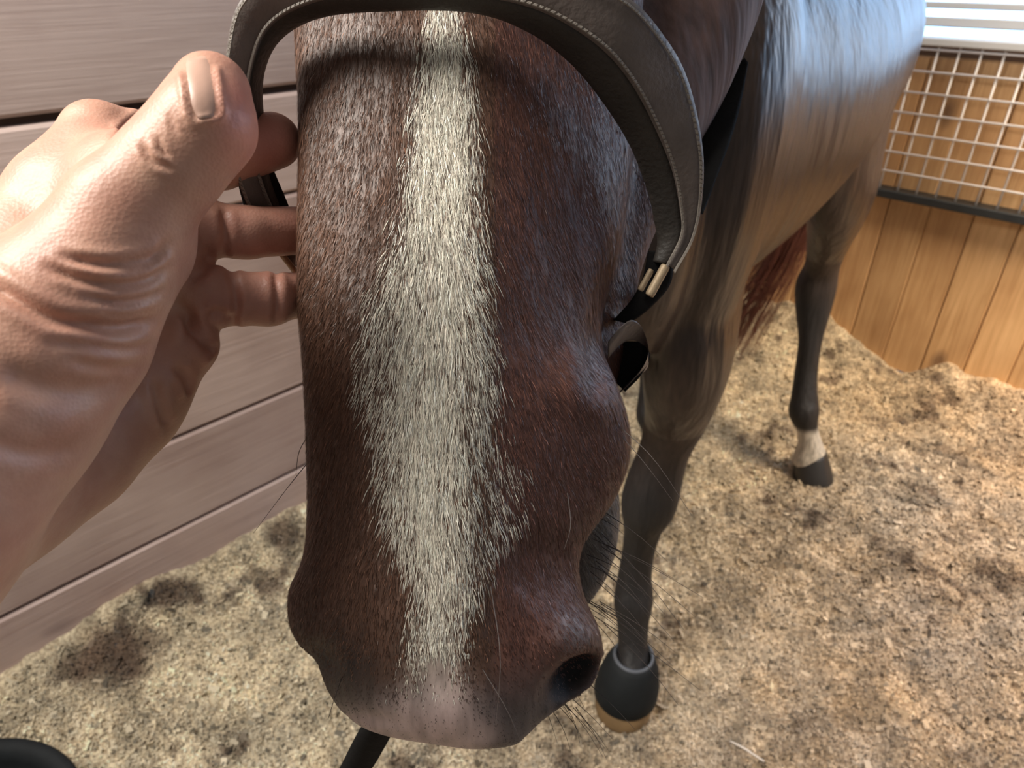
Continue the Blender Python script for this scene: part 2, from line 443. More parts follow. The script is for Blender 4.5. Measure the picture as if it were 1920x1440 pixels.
# back wall: vertical boards up to the window sill
ex, ey, ez = -B, A, Z              # local x runs to the right as seen from inside, y out of the stall
org = stall(A_BACK, 0)
TOPZ = 1.06
V, Fc = [], []
for (x0, x1, y0, y1, z0, z1) in ((-1.4, 2.3, .03, .09, .02, .10), (-1.4, 2.3, .03, .09, .50, .58), (-1.4, 2.3, .024, .10, TOPZ-.05, TOPZ),
                                 (-1.4, 2.3, .0, .10, 2.0, 2.3), (-1.40, -1.28, .03, .12, .02, 2.1), (2.2, 2.3, .03, .12, .02, 2.1)):
    v, fc = box_mesh(x0, x1, y0, y1, z0, z1); n0 = len(V); V += v; Fc += [tuple(i+n0 for i in f_) for f_ in fc]
wbk = place(mesh_obj('wall_back', V, Fc, M['wood_dark'], smooth=False), org, ex, ey, ez)
tag(wbk, 'vertical orange board wall at the far end of the stall', kind='structure')
xb = -1.35; k = 0
edges = []
x = -.703 - .127*5
while x < 2.25:
    edges.append(x); x += .1275
for i in range(len(edges)-1):
    x0, x1 = edges[i], edges[i+1]
    gap = .004 if i % 3 == 1 else .0015
    w = x1-x0-gap
    V, Fc = box_mesh(-.02, TOPZ-.05, -.0-.0012*((i*5) % 3), .024, -w/2, w/2, .003)
    # local x of the board runs up the wall so that the grain follows the board
    o = mesh_obj('board', V, Fc, M['wood_back'], wbk, smooth=False)
    o.matrix_parent_inverse = Matrix()
    o.matrix_local = Matrix(((0, 0, -1, (x0+x1)/2), (0, 1, 0, 0), (1, 0, 0, 0), (0, 0, 0, 1)))
# window above the boards
V, Fc = box_mesh(-1.28, 2.2, .085, .09, TOPZ, 2.0)
win = place(mesh_obj('window_1', V, Fc, M['window'], smooth=False), org, ex, ey, ez)
tag(win, 'bright daylight window above the far board wall', kind='structure')
for (z0, z1) in ((1.090, 1.116), (1.138, 1.156), (1.32, 1.345), (1.60, 1.625)):
    V, Fc = box_mesh(-1.25, 2.2, .02, .045, z0, z1, .003)
    mesh_obj('slat', V, Fc, M['slat'], win, smooth=False)

# wire grille in front of the back wall
gr = empty('wire_grille', stall(A_BACK-.05, -.3, .60))
tag(gr, 'welded wire mesh panel with dark steel rail against the orange boards', 'grille')
GX0, GX1 = -1.25, 1.2
def gpt(x, y, z): return org + ex*x + ey*y + ez*z
for i in range(7):
    V, Fc = rod(gpt(GX0, -.050, .674+.06*i), gpt(GX1, -.050, .674+.06*i), .0032, 6)
    adopt(mesh_obj('horizontal_wire', V, Fc, M['galv']), gr)
nx = int((GX1-GX0)/.0575)
for i in range(nx+1):
    xx = GX0+.0575*i
    V, Fc = rod(gpt(xx, -.0445, .615), gpt(xx, -.0445, 1.045), .0032, 6)
    adopt(mesh_obj('vertical_wire', V, Fc, M['galv']), gr)
V, Fc = box_mesh(GX0-.03, GX1+.03, -.065, -.003, .590, .616, .003)
adopt(mesh_obj('bottom_rail', [gpt(*v) for v in V], Fc, M['rail'], smooth=False), gr)
V, Fc = box_mesh(GX0-.03, GX1+.03, -.065, -.003, 1.045, 1.066, .003)
adopt(mesh_obj('top_rail', [gpt(*v) for v in V], Fc, M['slat'], smooth=False), gr)

# ------------------------------------------------------------------ horse
horse = empty('horse', (.15, 1.0, 0))
tag(horse, 'bay horse with a white blaze facing the viewer, head held by a halter', 'horse')
pieces = []
# --- upper head: each row = left edge, left ridge, centre, right ridge, right middle, right edge as (pixel x, pixel y, depth), then depth of the back
rows = [
 #  y     L          Lr         C          Rr         Rm         Rs       D
 (-700, (600,.40), (660,.385), (800,.375), (930,.385), (1010,.40), (1060,.42), .14),
 (-420, (500,.325), (610,.30), (790,.290), (960,.30), (1080,.32), (1180,.35), .20),
 (-200, (520,.30), (620,.28), (795,.272), (960,.278), (1095,.30), (1210,.33), .19),
 (  40, (550,.285), (620,.265), (800,.260), (945,.264), (1090,.285), (1205,.315), .16),
 ( 250, (561,.277), (615,.259), (808,.254), (935,.258), (1085,.280), (1190,.312), .15),
 ( 450, (558,.273), (615,.256), (810,.250), (930,.254), (1060,.275), (1165,.308), .14),
 ( 600, (560,.271), (620,.254), (812,.247), (930,.252), (1050,.272), (1132,.302), .13),
 ( 690, (566,.271), (625,.253), (815,.246), (930,.251), (1060,.268), (1142,.296), .12),
 ( 760, (571,.271), (630,.253), (815,.245), (928,.251), (1075,.266), (1172,.292), .115),
 ( 840, (574,.271), (635,.253), (818,.245), (926,.251), (1080,.268), (1187,.292), .11),
 ( 930, (575,.271), (640,.253), (820,.244), (926,.250), (1060,.268), (1158,.291), .10),
 (1010, (571,.270), (640,.252), (820,.243), (924,.249), (1030,.264), (1100,.288), .085),
 (1060, (558,.270), (638,.251), (820,.243), (920,.248), (1015,.261), (1086,.285), .08),
 (1120, (531,.270), (632,.251), (818,.242), (918,.247), (1015,.258), (1096,.281), .075),
 (1190, (543,.270), (640,.251), (816,.242), (918,.247), (1030,.256), (1130,.278), .07),
 (1250, (590,.271), (655,.252), (814,.243), (918,.248), (1035,.257), (1134,.277), .065),
 (1300, (613,.273), (672,.254), (812,.245), (922,.250), (1025,.260), (1112,.277), .06),
 (1345, (646,.276), (700,.259), (815,.249), (925,.252), (985,.261), (1030,.273), .05),
 (1380, (715,.276), (765,.265), (840,.257), (922,.258), (970,.262), (994,.270), .035),
 (1408, (890,.272), (905,.268), (925,.265), (950,.264), (972,.266), (980,.269), .015),
]
rings = []
for (y, L, Lr, C_, Rr, Rm, Rs, D) in rows:
    tilt = 0
    pts = [P(L[0], y, L[1]), P(Lr[0], y+4, Lr[1]), P((Lr[0]+C_[0])/2, y, (Lr[1]+C_[1])/2-.0025), P(C_[0], y, C_[1]), P((Rr[0]+C_[0])/2, y, (Rr[1]+C_[1])/2-.0025), P(Rr[0], y, Rr[1]), P(Rm[0], y, Rm[1]), P(Rs[0], y, Rs[1])]
    l, r = pts[0], pts[-1]
    w = np.linalg.norm(r-l)
    pts += [r + F3*D*.35 - R3*w*.06, r + F3*D*.75 - R3*w*.2, (l+r)/2 + F3*D*.95, l + F3*D*.85 + R3*w*.32, l + F3*D*.40 + R3*w*.17]
    rings.append(pts)
rings = np.array(rings)
rings = cr(rings, 190)
rings = np.transpose(cr(np.transpose(rings, (1, 0, 2)), 110, closed=True), (1, 0, 2))
pieces.append(loft(rings))
# --- lower jaw with jowl and chin
jaw = [(1130,-420,.46,.045), (1190,-230,.44,.066), (1215,-70,.425,.074), (1195,90,.40,.060), (1150,260,.372,.044), (1105,450,.352,.031), (1080,650,.340,.024), (1068,820,.335,.0195), (1092,940,.336,.0185), (1095,1030,.332,.0160), (1080,1105,.326,.0105), (1066,1140,.322,.006)]
pieces.append(tube([(*P(a, b, c), r*.95, r) for a, b, c, r in jaw], F3, 80, 30))
jl = [(720,-420,.46,.045), (690,-230,.45,.06), (690,-70,.44,.06), (720,120,.42,.045), (780,400,.39,.03), (860,700,.37,.026), (930,950,.35,.024), (960,1100,.33,.016)]
pieces.append(tube([(*P(a, b, c), r*.95, r) for a, b, c, r in jl], F3, 60, 24))
# ears
for (x0, sgn) in ((640, -1), (985, 1)):
    e0 = P(x0, -650, .41); up = U3*.8 - F3*.35 + R3*.12*sgn; up /= np.linalg.norm(up)
    pieces.append(tube([(*(e0+up*t), r, r*.55) for t, r in ((-.03,.02), (.0,.024), (.04,.027), (.09,.022), (.13,.010), (.145,.003))], R3, 30, 16))
# --- body, neck
bd = np.array([.6, .8, 0.]); lf = np.array([.8, -.6, 0.]); c0 = np.array([.149, 1.002, 0.])
def bp(s, l, z): return c0 + bd*s + lf*l + Z*z
body = [(-.205, .90, .05, .06), (-.17, .90, .12, .13), (-.08, .95, .175, .235), (.05, 1.0, .185, .305), (.22, 1.01, .192, .295), (.42, 1.02, .222, .275), (.62, 1.045, .232, .250),
        (.80, 1.075, .215, .235), (.95, 1.09, .205, .225), (1.08, 1.08, .175, .20), (1.17, 1.06, .11, .15), (1.21, 1.05, .04, .06)]
pieces.append(tube([(*bp(s, 0, z), w, h) for s, z, w, h in body], lf, 80, 48, 2.15))
poll = P(830, -560, .47)
neck = [(*P(880, -330, .42), .06, .07), (*P(910, -260, .50), .075, .105), (*(P(960, -120, .62)), .085, .135), (*bp(-.16, .005, 1.13), .105, .19), (*bp(-.02, 0, 1.08), .135, .24), (*bp(.12, 0, 1.04), .12, .22)]
pieces.append(tube(neck, lf, 50, 36))
# --- legs
def leg(pts, side):
    pieces.append(tube(pts, side, 70, 22))
fl = [(*bp(.06, .11, 1.02), .075, .15), (*bp(.02, .125, .88), .075, .135), (.262, .890, .745, .064, .088), (.266, .912, .64, .052, .062), (.256, .922, .555, .043, .047), (.246, .920, .490, .048, .052), (.241, .920, .435, .050, .052), (.240, .930, .375, .036, .041),
      (.238, .935, .30, .031, .036), (.236, .928, .235, .034, .040), (.236, .914, .195, .039, .046), (.236, .893, .150, .031, .036), (.236, .868, .105, .031, .036), (.237, .850, .068, .045, .052), (.237, .846, .03, .05, .058)]
leg(fl, lf)
off = -lf*.245 + bd*.02
leg([(*(np.array(p[:3])+off), p[3], p[4]) for p in fl], lf)
hl = [(*bp(.86, .10, 1.08), .09, .20), (*bp(.86, .115, .90), .085, .18), (.775, 1.605, .78, .072, .125), (.790, 1.640, .66, .050, .072), (.802, 1.668, .585, .043, .058), (.802, 1.675, .53, .052, .066), (.802, 1.655, .46, .044, .052), (.802, 1.630, .39, .031, .038),
      (.803, 1.610, .30, .031, .036), (.805, 1.588, .235, .036, .040), (.807, 1.572, .195, .042, .046), (.822, 1.562, .150, .029, .034), (.838, 1.556, .105, .032, .036), (.846, 1.553, .068, .043, .050), (.848, 1.550, .03, .048, .055)]
leg(hl, lf)
off2 = -lf*.33 - bd*.27
leg([(*(np.array(p[:3])+off2), p[3], p[4]) for p in hl], lf)
# --- muscle masses: shoulder, elbow fold, breast
for pts in ([(*bp(.02, .10, 1.33), .05, .09), (*bp(.0, .165, 1.16), .062, .105), (*bp(-.02, .172, 1.0), .062, .10), (*bp(-.02, .155, .86), .058, .085), (*bp(.0, .135, .74), .045, .06)],
            [(*bp(-.09, .085, 1.18), .07, .08), (*bp(-.125, .10, 1.04), .085, .08), (*bp(-.14, .10, .92), .085, .075), (*bp(-.12, .09, .80), .06, .06)],
            [(*bp(-.09, -.085, 1.18), .07, .08), (*bp(-.125, -.10, 1.04), .085, .08), (*bp(-.14, -.10, .92), .085, .075), (*bp(-.12, -.09, .80), .06, .06)],
            [(*bp(-.17, .06, .95), .05, .05), (*bp(-.17, .06, .84), .06, .06), (*bp(-.12, .06, .72), .04, .045)],
            [(*bp(-.17, -.06, .95), .05, .05), (*bp(-.17, -.06, .84), .06, .06), (*bp(-.12, -.06, .72), .04, .045)]):
    pieces.append(tube(pts, lf, 30, 20))
V, Fc = [], []
for v, fc in pieces:
    n0 = len(V); V += [tuple(x) for x in v]; Fc += [tuple(i+n0 for i in f_) for f_ in fc]
raw = mesh_obj('horse_raw', V, Fc, None)
md = raw.modifiers.new('remesh', 'REMESH'); md.mode = 'VOXEL'; md.voxel_size = .0035; md.adaptivity = 0
dg = bpy.context.evaluated_depsgraph_get()
me = bpy.data.meshes.new_from_object(raw.evaluated_get(dg))
bpy.data.objects.remove(raw)
nv = len(me.vertices); co = np.empty(nv*3, np.float32); me.vertices.foreach_get('co', co); co = co.reshape(-1, 3).astype(float)
ne = len(me.edges); ed = np.empty(ne*2, np.int32); me.edges.foreach_get('vertices', ed); ed = ed.reshape(-1, 2)
deg = np.bincount(ed.ravel(), minlength=nv).astype(float)
def smooth(X, lam=.5, it=1, mask=None):
    for _ in range(it):
        S = np.zeros_like(X)
        for k_ in range(X.shape[1]):
            S[:, k_] = np.bincount(ed[:, 0], weights=X[ed[:, 1], k_], minlength=nv) + np.bincount(ed[:, 1], weights=X[ed[:, 0], k_], minlength=nv)
        D = (S/deg[:, None]-X)*lam
        if mask is not None: D *= mask[:, None]
        X = X+D
    return X
hd = (co-CAM)@F3
ishead = (np.linalg.norm(co-P(900, 500, .27), axis=1) < .36) & (hd < .40)
co = smooth(co, .5, 6)
co = smooth(co, .6, 45, mask=np.where(ishead, 0, 1.0))
def normals(co):
    me.vertices.foreach_set('co', co.astype(np.float32).ravel()); me.update()
    n = np.empty(nv*3, np.float32); me.vertices.foreach_get('normal', n)
    return n.reshape(-1, 3).astype(float)
nrm = normals(co)
px, py, pd = pix(co)
front = ishead & (pd < .315)
def blob(cx, cy, rx, ry, ang=0):
    a = math.radians(ang); dx, dy = px-cx, py-cy
    u_ = (dx*math.cos(a)+dy*math.sin(a))/rx; v_ = (-dx*math.sin(a)+dy*math.cos(a))/ry
    return np.exp(-(u_**2+v_**2)**2)*front
# nostril openings, mouth line, crest and nasal relief
nos = blob(1076, 1278, 58, 29, -38)
co = co + F3*(.017*nos)[:, None]
nos2 = blob(600, 1235, 34, 26, 55)
co = co + F3*(.004*nos2)[:, None]
co = co + F3*(.006*blob(1130, 610, 30, 130, 10))[:, None]        # groove behind the facial crest
co = co - (F3*.004*blob(1110, 720, 70, 60, 30)[:, None])         # crest end
co = co + F3*(.0035*blob(1010, 1060, 60, 70))[:, None]
co = co - F3*(.003*blob(1075, 1190, 50, 40))[:, None]
co = co + F3*(.0022*blob(700, 1348, 60, 9, 8))[:, None]
co = smooth(co, .5, 2)
nrm = normals(co)
# --- coat colours
def interp_edge(y, tab, k_):
    t = np.array(tab); return np.interp(y, t[:, 0], t[:, k_])
BL = [(-300,800,860), (30,805,865), (100,785,882), (200,768,892), (300,762,902), (400,745,912), (500,715,918), (560,690,922), (650,668,932), (720,670,936), (800,690,935), (840,690,962), (890,698,992), (950,705,985),
      (1010,722,962), (1060,745,930), (1100,768,912), (1150,765,892), (1200,752,882), (1250,745,878), (1300,735,885), (1350,735,905), (1400,740,910)]
def blaze(px, py):
    """0..1 share of white hair at a point of the face"""
    l, r = interp_edge(py, BL, 1), interp_edge(py, BL, 2)
    e = np.minimum(px-l, r-px)
    mid = np.interp(py, [0, 300, 600, 900, 1100, 1300], [838, 835, 805, 800, 822, 815])
    core = np.exp(-((px-mid)/np.interp(py, [0, 300, 600, 900, 1100, 1300], [42, 62, 78, 62, 55, 45]))**2)
    edge = np.clip((e+10)/40, 0, 1)
    right = np.clip((px-860)/50, 0, 1)*np.clip((py-760)/60, 0, 1)
    low = np.interp(py, [1040, 1130, 1240, 1330], [1, .78, .75, .4])
    return np.where(e > -10, edge*(.30+.60*core), 0)*(1-.45*right)*low
def inpoly(px, py, poly):
    ins = np.zeros(px.shape, bool); n = len(poly)
    for i in range(n):
        x1, y1 = poly[i]; x2, y2 = poly[(i+1) % n]
        cnd = ((y1 > py) != (y2 > py)) & (px < (x2-x1)*(py-y1)/(y2-y1+1e-9)+x1)
        ins ^= cnd
    return ins
px, py, pd = pix(co)
brown = np.array([.115, .058, .037]); red = np.array([.125, .054, .040]); black = np.array([.016, .014, .014]); white = np.array([.88, .80, .665]); pink = np.array([.68, .51, .48]); greyskin = np.array([.10, .092, .092])
cols = np.tile(np.array([.045, .027, .019]), (nv, 1))
def mixc(w, c):
    global cols
    w = np.clip(w, 0, 1)[:, None]; cols = cols*(1-w) + c*w
nz1 = fbm(px/100, py/100, 31, [(1, .6), (3, .5)])
legz = co[:, 2]
mixc(np.where(ishead, 0, np.clip((.62+.05*nz1-legz)/.14, 0, 1)), black)
hind = np.linalg.norm(co[:, :2]-np.array([.825, 1.56]), axis=1) < .10
mixc(np.where(hind, np.clip((.165-legz)/.02, 0, 1), 0), np.array([.52, .47, .40]))
hm = front.astype(float)
chin = ishead & (pd > .306) & (py > 900) & (px > 1040)
mixc(ishead.astype(float)*.85, np.array([.11, .055, .042]))
mixc(hm, brown)
mixc(hm*np.clip((px-900)/60, 0, 1), red)
mixc(hm*np.clip((py-1270+.12*np.abs(px-830)+50*nz1)/80, 0, 1)*.85, greyskin)
mixc(hm*np.exp(-((px-640)/70)**2-((py-1250)/60)**2)*.8, black)
SNIP = [(808,1222), (793,1280), (745,1318), (640,1338), (700,1385), (880,1410), (945,1385), (905,1340), (852,1290), (828,1222)]
sn = inpoly(px+14*nz1, py+14*nz1, SNIP)
# soften the snip edge on the mesh
w = (sn & front).astype(float)[:, None]; w = smooth(w, .6, 8)[:, 0]
mixc(w*.95, pink)
bz = blaze(px, py)*front*(py < 1330)
bzs = smooth(bz[:, None], .5, 3)[:, 0]
mixc(bzs*.55, white*.7)
mixc(np.exp(-((px-1085)/42)**2-((py-1185)/34)**2)*front*.45, np.array([.32, .33, .35]))  # pale sheen on the bulge above the nostril, painted into the coat colour
mixc(np.clip(nos*1.4, 0, 1), np.array([.006, .005, .006]))
mixc(blob(1045, 1310, 40, 22, -35)*.7, black)
mixc(nos2*.6, black)
chw = smooth(chin.astype(float)[:, None], .5, 3)[:, 0]
mixc(chw*.8, np.array([.15, .125, .105]))
bodym = me
bodym.name = 'body'; bodym.materials.clear(); bodym.materials.append(M['coat'])
bodym.polygons.foreach_set('use_smooth', np.ones(len(bodym.polygons), bool))
ob = bpy.data.objects.new('body', bodym); COL.objects.link(ob)
color_attr(ob, 'coat', cols)
mt = np.clip((co[:, 2] < .62)*.45 + ishead*np.where(pd > .33, .8, .25) + np.clip(nos*1.4, 0, 1)*.6, 0, 1)
color_attr(ob, 'matte', np.repeat(smooth(mt[:, None], .5, 3), 3, 1))
adopt(ob, horse)

# --- short fur on the face: thin tapered ribbons
npoly = len(bodym.polygons)
pl = np.empty(len(bodym.loops), np.int32); bodym.loops.foreach_get('vertex_index', pl)
ls = np.empty(npoly, np.int32); bodym.polygons.foreach_get('loop_start', ls)
lt = np.empty(npoly, np.int32); bodym.polygons.foreach_get('loop_total', lt)
q = np.stack([pl[ls], pl[ls+1], pl[ls+2], pl[ls+np.minimum(3, lt-1)]], 1)
cen = co[q].mean(1); fn = nrm[q].mean(1); fn /= np.linalg.norm(fn, axis=1)[:, None]+1e-9
cpx, cpy, cpd = pix(cen)
ok = ishead[q[:, 0]] & (cpd < .34) & (cpx > 480) & (cpx < 1300) & (cpy > -120) & (cpy < 1420) & ((fn@F3) < .35)
area_w = np.linalg.norm(np.cross(co[q[:, 1]]-co[q[:, 0]], co[q[:, 3]]-co[q[:, 0]]), axis=1)
fb_ = blaze(cpx, cpy)*(cpy < 1335)
dens = np.where(ok, area_w*(1.0+.9*(fb_ > .01)), 0)
dens *= np.where(cpy > 1230, .45, 1)*np.where(inpoly(cpx, cpy, SNIP), .12, 1)
dens /= dens.sum()
NS = 150000
pick = rng.choice(npoly, NS, p=dens)
w4 = rng.dirichlet((1, 1, 1, 1), NS)
root = (co[q[pick]]*w4[:, :, None]).sum(1); nr = (nrm[q[pick]]*w4[:, :, None]).sum(1); nr /= np.linalg.norm(nr, axis=1)[:, None]
rx_, ry_, rd_ = pix(root)
bw = blaze(rx_+rng.normal(0, 5, NS), ry_+rng.normal(0, 8, NS))*(ry_ < 1335)*(rd_ < .30)
isw = rng.random(NS) < bw*(1+1.1*fbm(rx_/100, ry_/300, 43, [(3, .5), (9, .6)]))
# growth direction: down the face, spreading from the midline
spread = np.clip((rx_-815)/180, -1.6, 1.6)
vary = np.interp(ry_, [0, 300, 500, 650, 800, 950, 1100, 1250, 1400], [.10, .25, .55, .55, .45, .45, .25, .5, .9])
clump = fbm(rx_/100, ry_/100, 41, [(2.5, .5), (7, .5)])
g = -U3[None] + R3[None]*(spread*vary + clump*.55 + rng.normal(0, .16, NS))[:, None]
g = g - nr*(g*nr).sum(1)[:, None]; g /= np.linalg.norm(g, axis=1)[:, None]
lift = rng.uniform(.05, .22, NS)
L_ = np.where(isw, rng.uniform(.0045, .0090, NS), rng.uniform(.0028, .0055, NS))*np.interp(ry_, [1000, 1150, 1300], [1, .75, .35])
hw = np.where(isw, .00010, .00010)*rng.uniform(.7, 1.3, NS)
sd = np.cross(g, nr); 
mid = root + (g + nr*lift[:, None])*(L_*.55)[:, None]
tip = root + (g + nr*(lift*.45)[:, None])*L_[:, None]
root2 = root - nr*.0003
V = np.stack([root2-sd*hw[:, None], root2+sd*hw[:, None], mid+sd*hw[:, None]*.85, mid-sd*hw[:, None]*.85, tip+sd*hw[:, None]*.2, tip-sd*hw[:, None]*.2], 1)
base = np.arange(NS)[:, None]*6
Q = np.concatenate([base+np.array([0, 1, 2, 3]), base+np.array([3, 2, 4, 5])], 0)
fur = fast_mesh('fur', V.reshape(-1, 3), Q, M['fur'])
tag(fur, 'short brown hair with the white blaze', kind='stuff')
sc_ = rng.uniform(.55, 1.45, NS)[:, None]
wc = white*rng.uniform(.45, 1.3, NS)[:, None]
bc = np.where((rx_ > 925)[:, None], red, brown)*sc_*1.05
hl_ = (rng.random(NS) < .05)[:, None]
bc = np.where(hl_, bc*2.2, bc)
mz = np.clip((ry_-1270+.12*np.abs(rx_-830))/80, 0, 1)[:, None]*.8
bc = bc*(1-mz) + greyskin*mz*sc_
ch_ = ((rd_ > .306) & (ry_ > 900) & (rx_ > 1040))[:, None]
bc = np.where(ch_, np.array([.21, .18, .155])*sc_, bc)
scol = np.where(isw[:, None], np.clip(wc, 0, .92), bc)
color_attr(fur, 'strand', np.repeat(scol, 6, 0))
fur.data.normals_split_custom_set_from_vertices(np.repeat(nr*1.0 + rng.normal(0, .22, (NS, 3)), 6, 0).tolist())
adopt(fur, horse)

# --- whiskers, hooves, tail, eyes
def hairs(name, strands, r, m, parent, kind='stuff', k=4, n=8):
    V, Q = [], []
    for pts in strands:
        c = cr(np.array(pts, float), n)
        t = np.gradient(c, axis=0); t /= np.linalg.norm(t, axis=1)[:, None]
        s = np.cross(t, np.array([.3, .2, .93])); s /= np.linalg.norm(s, axis=1)[:, None]; w_ = np.cross(t, s)
        tap = np.linspace(1, .35, n)*r
        n0 = len(V)
        for i in range(n):
            for j in range(k):
                a_ = 2*math.pi*j/k
                V.append(c[i]+(s[i]*math.cos(a_)+w_[i]*math.sin(a_))*tap[i])
        for i in range(n-1):
            for j in range(k):
                Q.append((n0+i*k+j, n0+i*k+(j+1) % k, n0+(i+1)*k+(j+1) % k, n0+(i+1)*k+j))
    o = fast_mesh(name, np.array(V), np.array(Q), m)
    if kind: o['kind'] = kind
    adopt(o, parent)
    return o
wh = []
for (a, b, c_) in (((1150,790,.285), (1225,860,.27), (1298,968,.262)), ((1150,800,.287), (1210,870,.275), (1262,940,.27)), ((1064,925,.262), (1070,985,.252), (1058,1030,.25)),
                   ((920,1100,.246), (938,1230,.228), (930,1360,.222)), ((905,1255,.246), (950,1330,.238), (977,1392,.236)), ((575,870,.27), (535,920,.27), (475,1000,.27)), ((575,820,.272), (560,850,.272), (555,890,.273)),
                   ((655,1155,.256), (625,1190,.25), (595,1240,.248)), ((645,1260,.258), (630,1300,.25), (615,1350,.25))):
    wh.append([P(*a), P(*b), P(*c_)])
r2 = np.random.default_rng(5)
for i in range(26):
    x0, y0 = r2.uniform(1095, 1150), r2.uniform(960, 1180)
    l_ = r2.uniform(60, 240); an = r2.uniform(.45, .95)
    d0 = r2.uniform(.295, .31)
    wh.append([P(x0-15, y0-10, d0), P(x0+l_*.5*math.cos(an), y0+l_*.5*math.sin(an)-6, d0-.008), P(x0+l_*math.cos(an), y0+l_*math.sin(an), d0-.012)])
for i in range(14):
    x0, y0 = r2.uniform(1000, 1120), r2.uniform(1270, 1345)
    l_ = r2.uniform(60, 150); an = r2.uniform(.6, 1.3)
    wh.append([P(x0-15, y0-15, .292), P(x0+l_*.5*math.cos(an), y0+l_*.5*math.sin(an)-4, .286), P(x0+l_*math.cos(an), y0+l_*math.sin(an), .282)])
hairs('whiskers', wh, .00022, M['whisker'], horse)

def hoof(top, fwd, m, name='hoof'):
    """top: centre of the coronet; ground at z = 0.0"""
    fwd = fwd/np.linalg.norm(fwd); sd_ = np.cross(Z, fwd)
    a_ = np.linspace(0, 2*math.pi, 26, endpoint=False)
    R_ = []
    for z_, r_, sh in ((.085,.030,0), (.080,.043,.0), (.070,.0465,.004), (.045,.052,.016), (.020,.0575,.026), (.002,.060,.032), (-.006,.058,.033)):
        rr = r_*(1-.10*np.clip(-np.cos(a_), 0, 1))
        R_.append(np.array([top[0], top[1], 0])+Z*z_+fwd*sh+(np.cos(a_)*rr)[:, None]*fwd+(np.sin(a_)*rr*.93)[:, None]*sd_)
    V_, F_ = loft(np.array(R_))
    return adopt(mesh_obj(name, V_, F_, m), horse)
fdir = -bd + np.array([-.1, -.4, 0])
hoof((.237, .852), fdir, M['horn_pale'])
hoof(np.array([.237, .852])+off[:2], fdir, M['horn'])
hoof((.846, 1.556), np.array([.35, -.9, 0]), M['horn'])
hoof(np.array([.846, 1.556])+off2[:2], fdir, M['horn'])
# rubber overreach boot on the left fore hoof
a_ = np.linspace(0, 2*math.pi, 36, endpoint=False); fd = fdir/np.linalg.norm(fdir); sd_ = np.cross(Z, fd)
def bell(prof):
    return loft(np.array([np.array([.237, .858, 0])+Z*(z_-.10*0)+fd*sh+(np.cos(a_)*r_)[:, None]*fd+(np.sin(a_)*r_*.96)[:, None]*sd_ for z_, r_, sh in prof]), caps=False)
boot = empty('hoof_boot', (.237, .858, .02))
tag(boot, 'black rubber overreach boot around the front hoof nearest the wire mesh side', 'boot')
V_, F_ = bell([(.106,.034,.002), (.111,.036,.002), (.111,.040,.003), (.100,.047,.006), (.080,.056,.011), (.05,.0635,.018), (.026,.065,.024), (.022,.063,.024), (.026,.0605,.023), (.05,.059,.018), (.080,.052,.011), (.100,.040,.004), (.106,.034,.002)])
adopt(mesh_obj('shell', V_, F_, M['rubber']), boot)
V_, F_ = bell([(.107,.0345,.002), (.1125,.0355,.002), (.1135,.0385,.002), (.1105,.0412,.003), (.105,.0405,.003), (.107,.0345,.002)])
adopt(mesh_obj('rim', V_, F_, plain('grey_rubber_rim', (.10,.11,.13), .5, bump=.2, scale=200)), boot)
# tail
ts = []
t0 = bp(1.20, -0.02, 1.10)
for i in range(420):
    j = r2.normal(0, 1, 3)
    e = bp(1.22, -.16, .09) + np.array([.04*j[0], .04*j[1], abs(j[2])*.16])
    ts.append([t0+.012*j, t0+bd*.07+np.array([.02*j[0], .02*j[1], -.14]), bp(1.27, -.05, .55)+.03*j*np.array([1, 1, .3]), e])
hairs('tail', ts, .0016, M['tail'], horse, kind='stuff', k=3, n=9)
def sphere(c_, r_, n=14, k=20):
    ph = np.linspace(.15, math.pi-.15, n); a_ = np.linspace(0, 2*math.pi, k, endpoint=False)
    return loft(np.array([np.asarray(c_)+r_*np.stack([np.sin(p)*np.cos(a_), np.sin(p)*np.sin(a_), np.full(k, math.cos(p))], 1) for p in ph]))
for c_ in (P(505, -400, .345), P(1165, -400, .36)):
    V_, F_ = sphere(c_, .021)
    adopt(mesh_obj('eye', V_, F_, M['eye']), horse)

# ------------------------------------------------------------------ halter
halter = empty('halter', P(960, -60, .26))
tag(halter, 'worn brown leather halter with stitched padded noseband across the horse nose', 'halter')
Ue = [(548,512,.300), (490,432,.285), (446,340,.268), (426,210,.252), (424,100,.245), (455,-5,.239), (560,-66,.233), (720,-92,.229), (880,-88,.229), (1050,-55,.231), (1172,-8,.238), (1240,60,.250), (1290,150,.265), (1318,280,.280), (1316,380,.292), (1300,450,.300), (1268,508,.304)]
Le = [(560,478,.304), (520,405,.291), (488,325,.275), (468,205,.259), (474,125,.252), (508,50,.246), (592,4,.240), (720,-12,.236), (880,-8,.236), (1010,20,.238), (1116,82,.244), (1180,152,.254), (1226,236,.268), (1260,320,.282), (1274,390,.292), (1276,440,.298), (1250,496,.303)]
Ke = [(570,450,.309), (540,385,.299), (512,318,.288), (494,205,.273), (498,130,.266), (530,72,.259), (602,34,.251), (720,22,.2465), (880,24,.2465), (985,58,.250), (1068,118,.257), (1130,192,.267), (1180,272,.280), (1212,352,.292), (1226,412,.300), (1232,455,.305), (1224,490,.307)]
U_, L2, K_ = cr(PP(Ue), 160), cr(PP(Le), 160), cr(PP(Ke), 160)
def offs(X, d): 
    v = X-CAM; return X + v/np.linalg.norm(v, axis=1)[:, None]*d
def strip(rails, rounds=0):
    return np.stack(rails, 1)
m1 = U_*.5+L2*.5; bulge = offs(m1, -.0012)
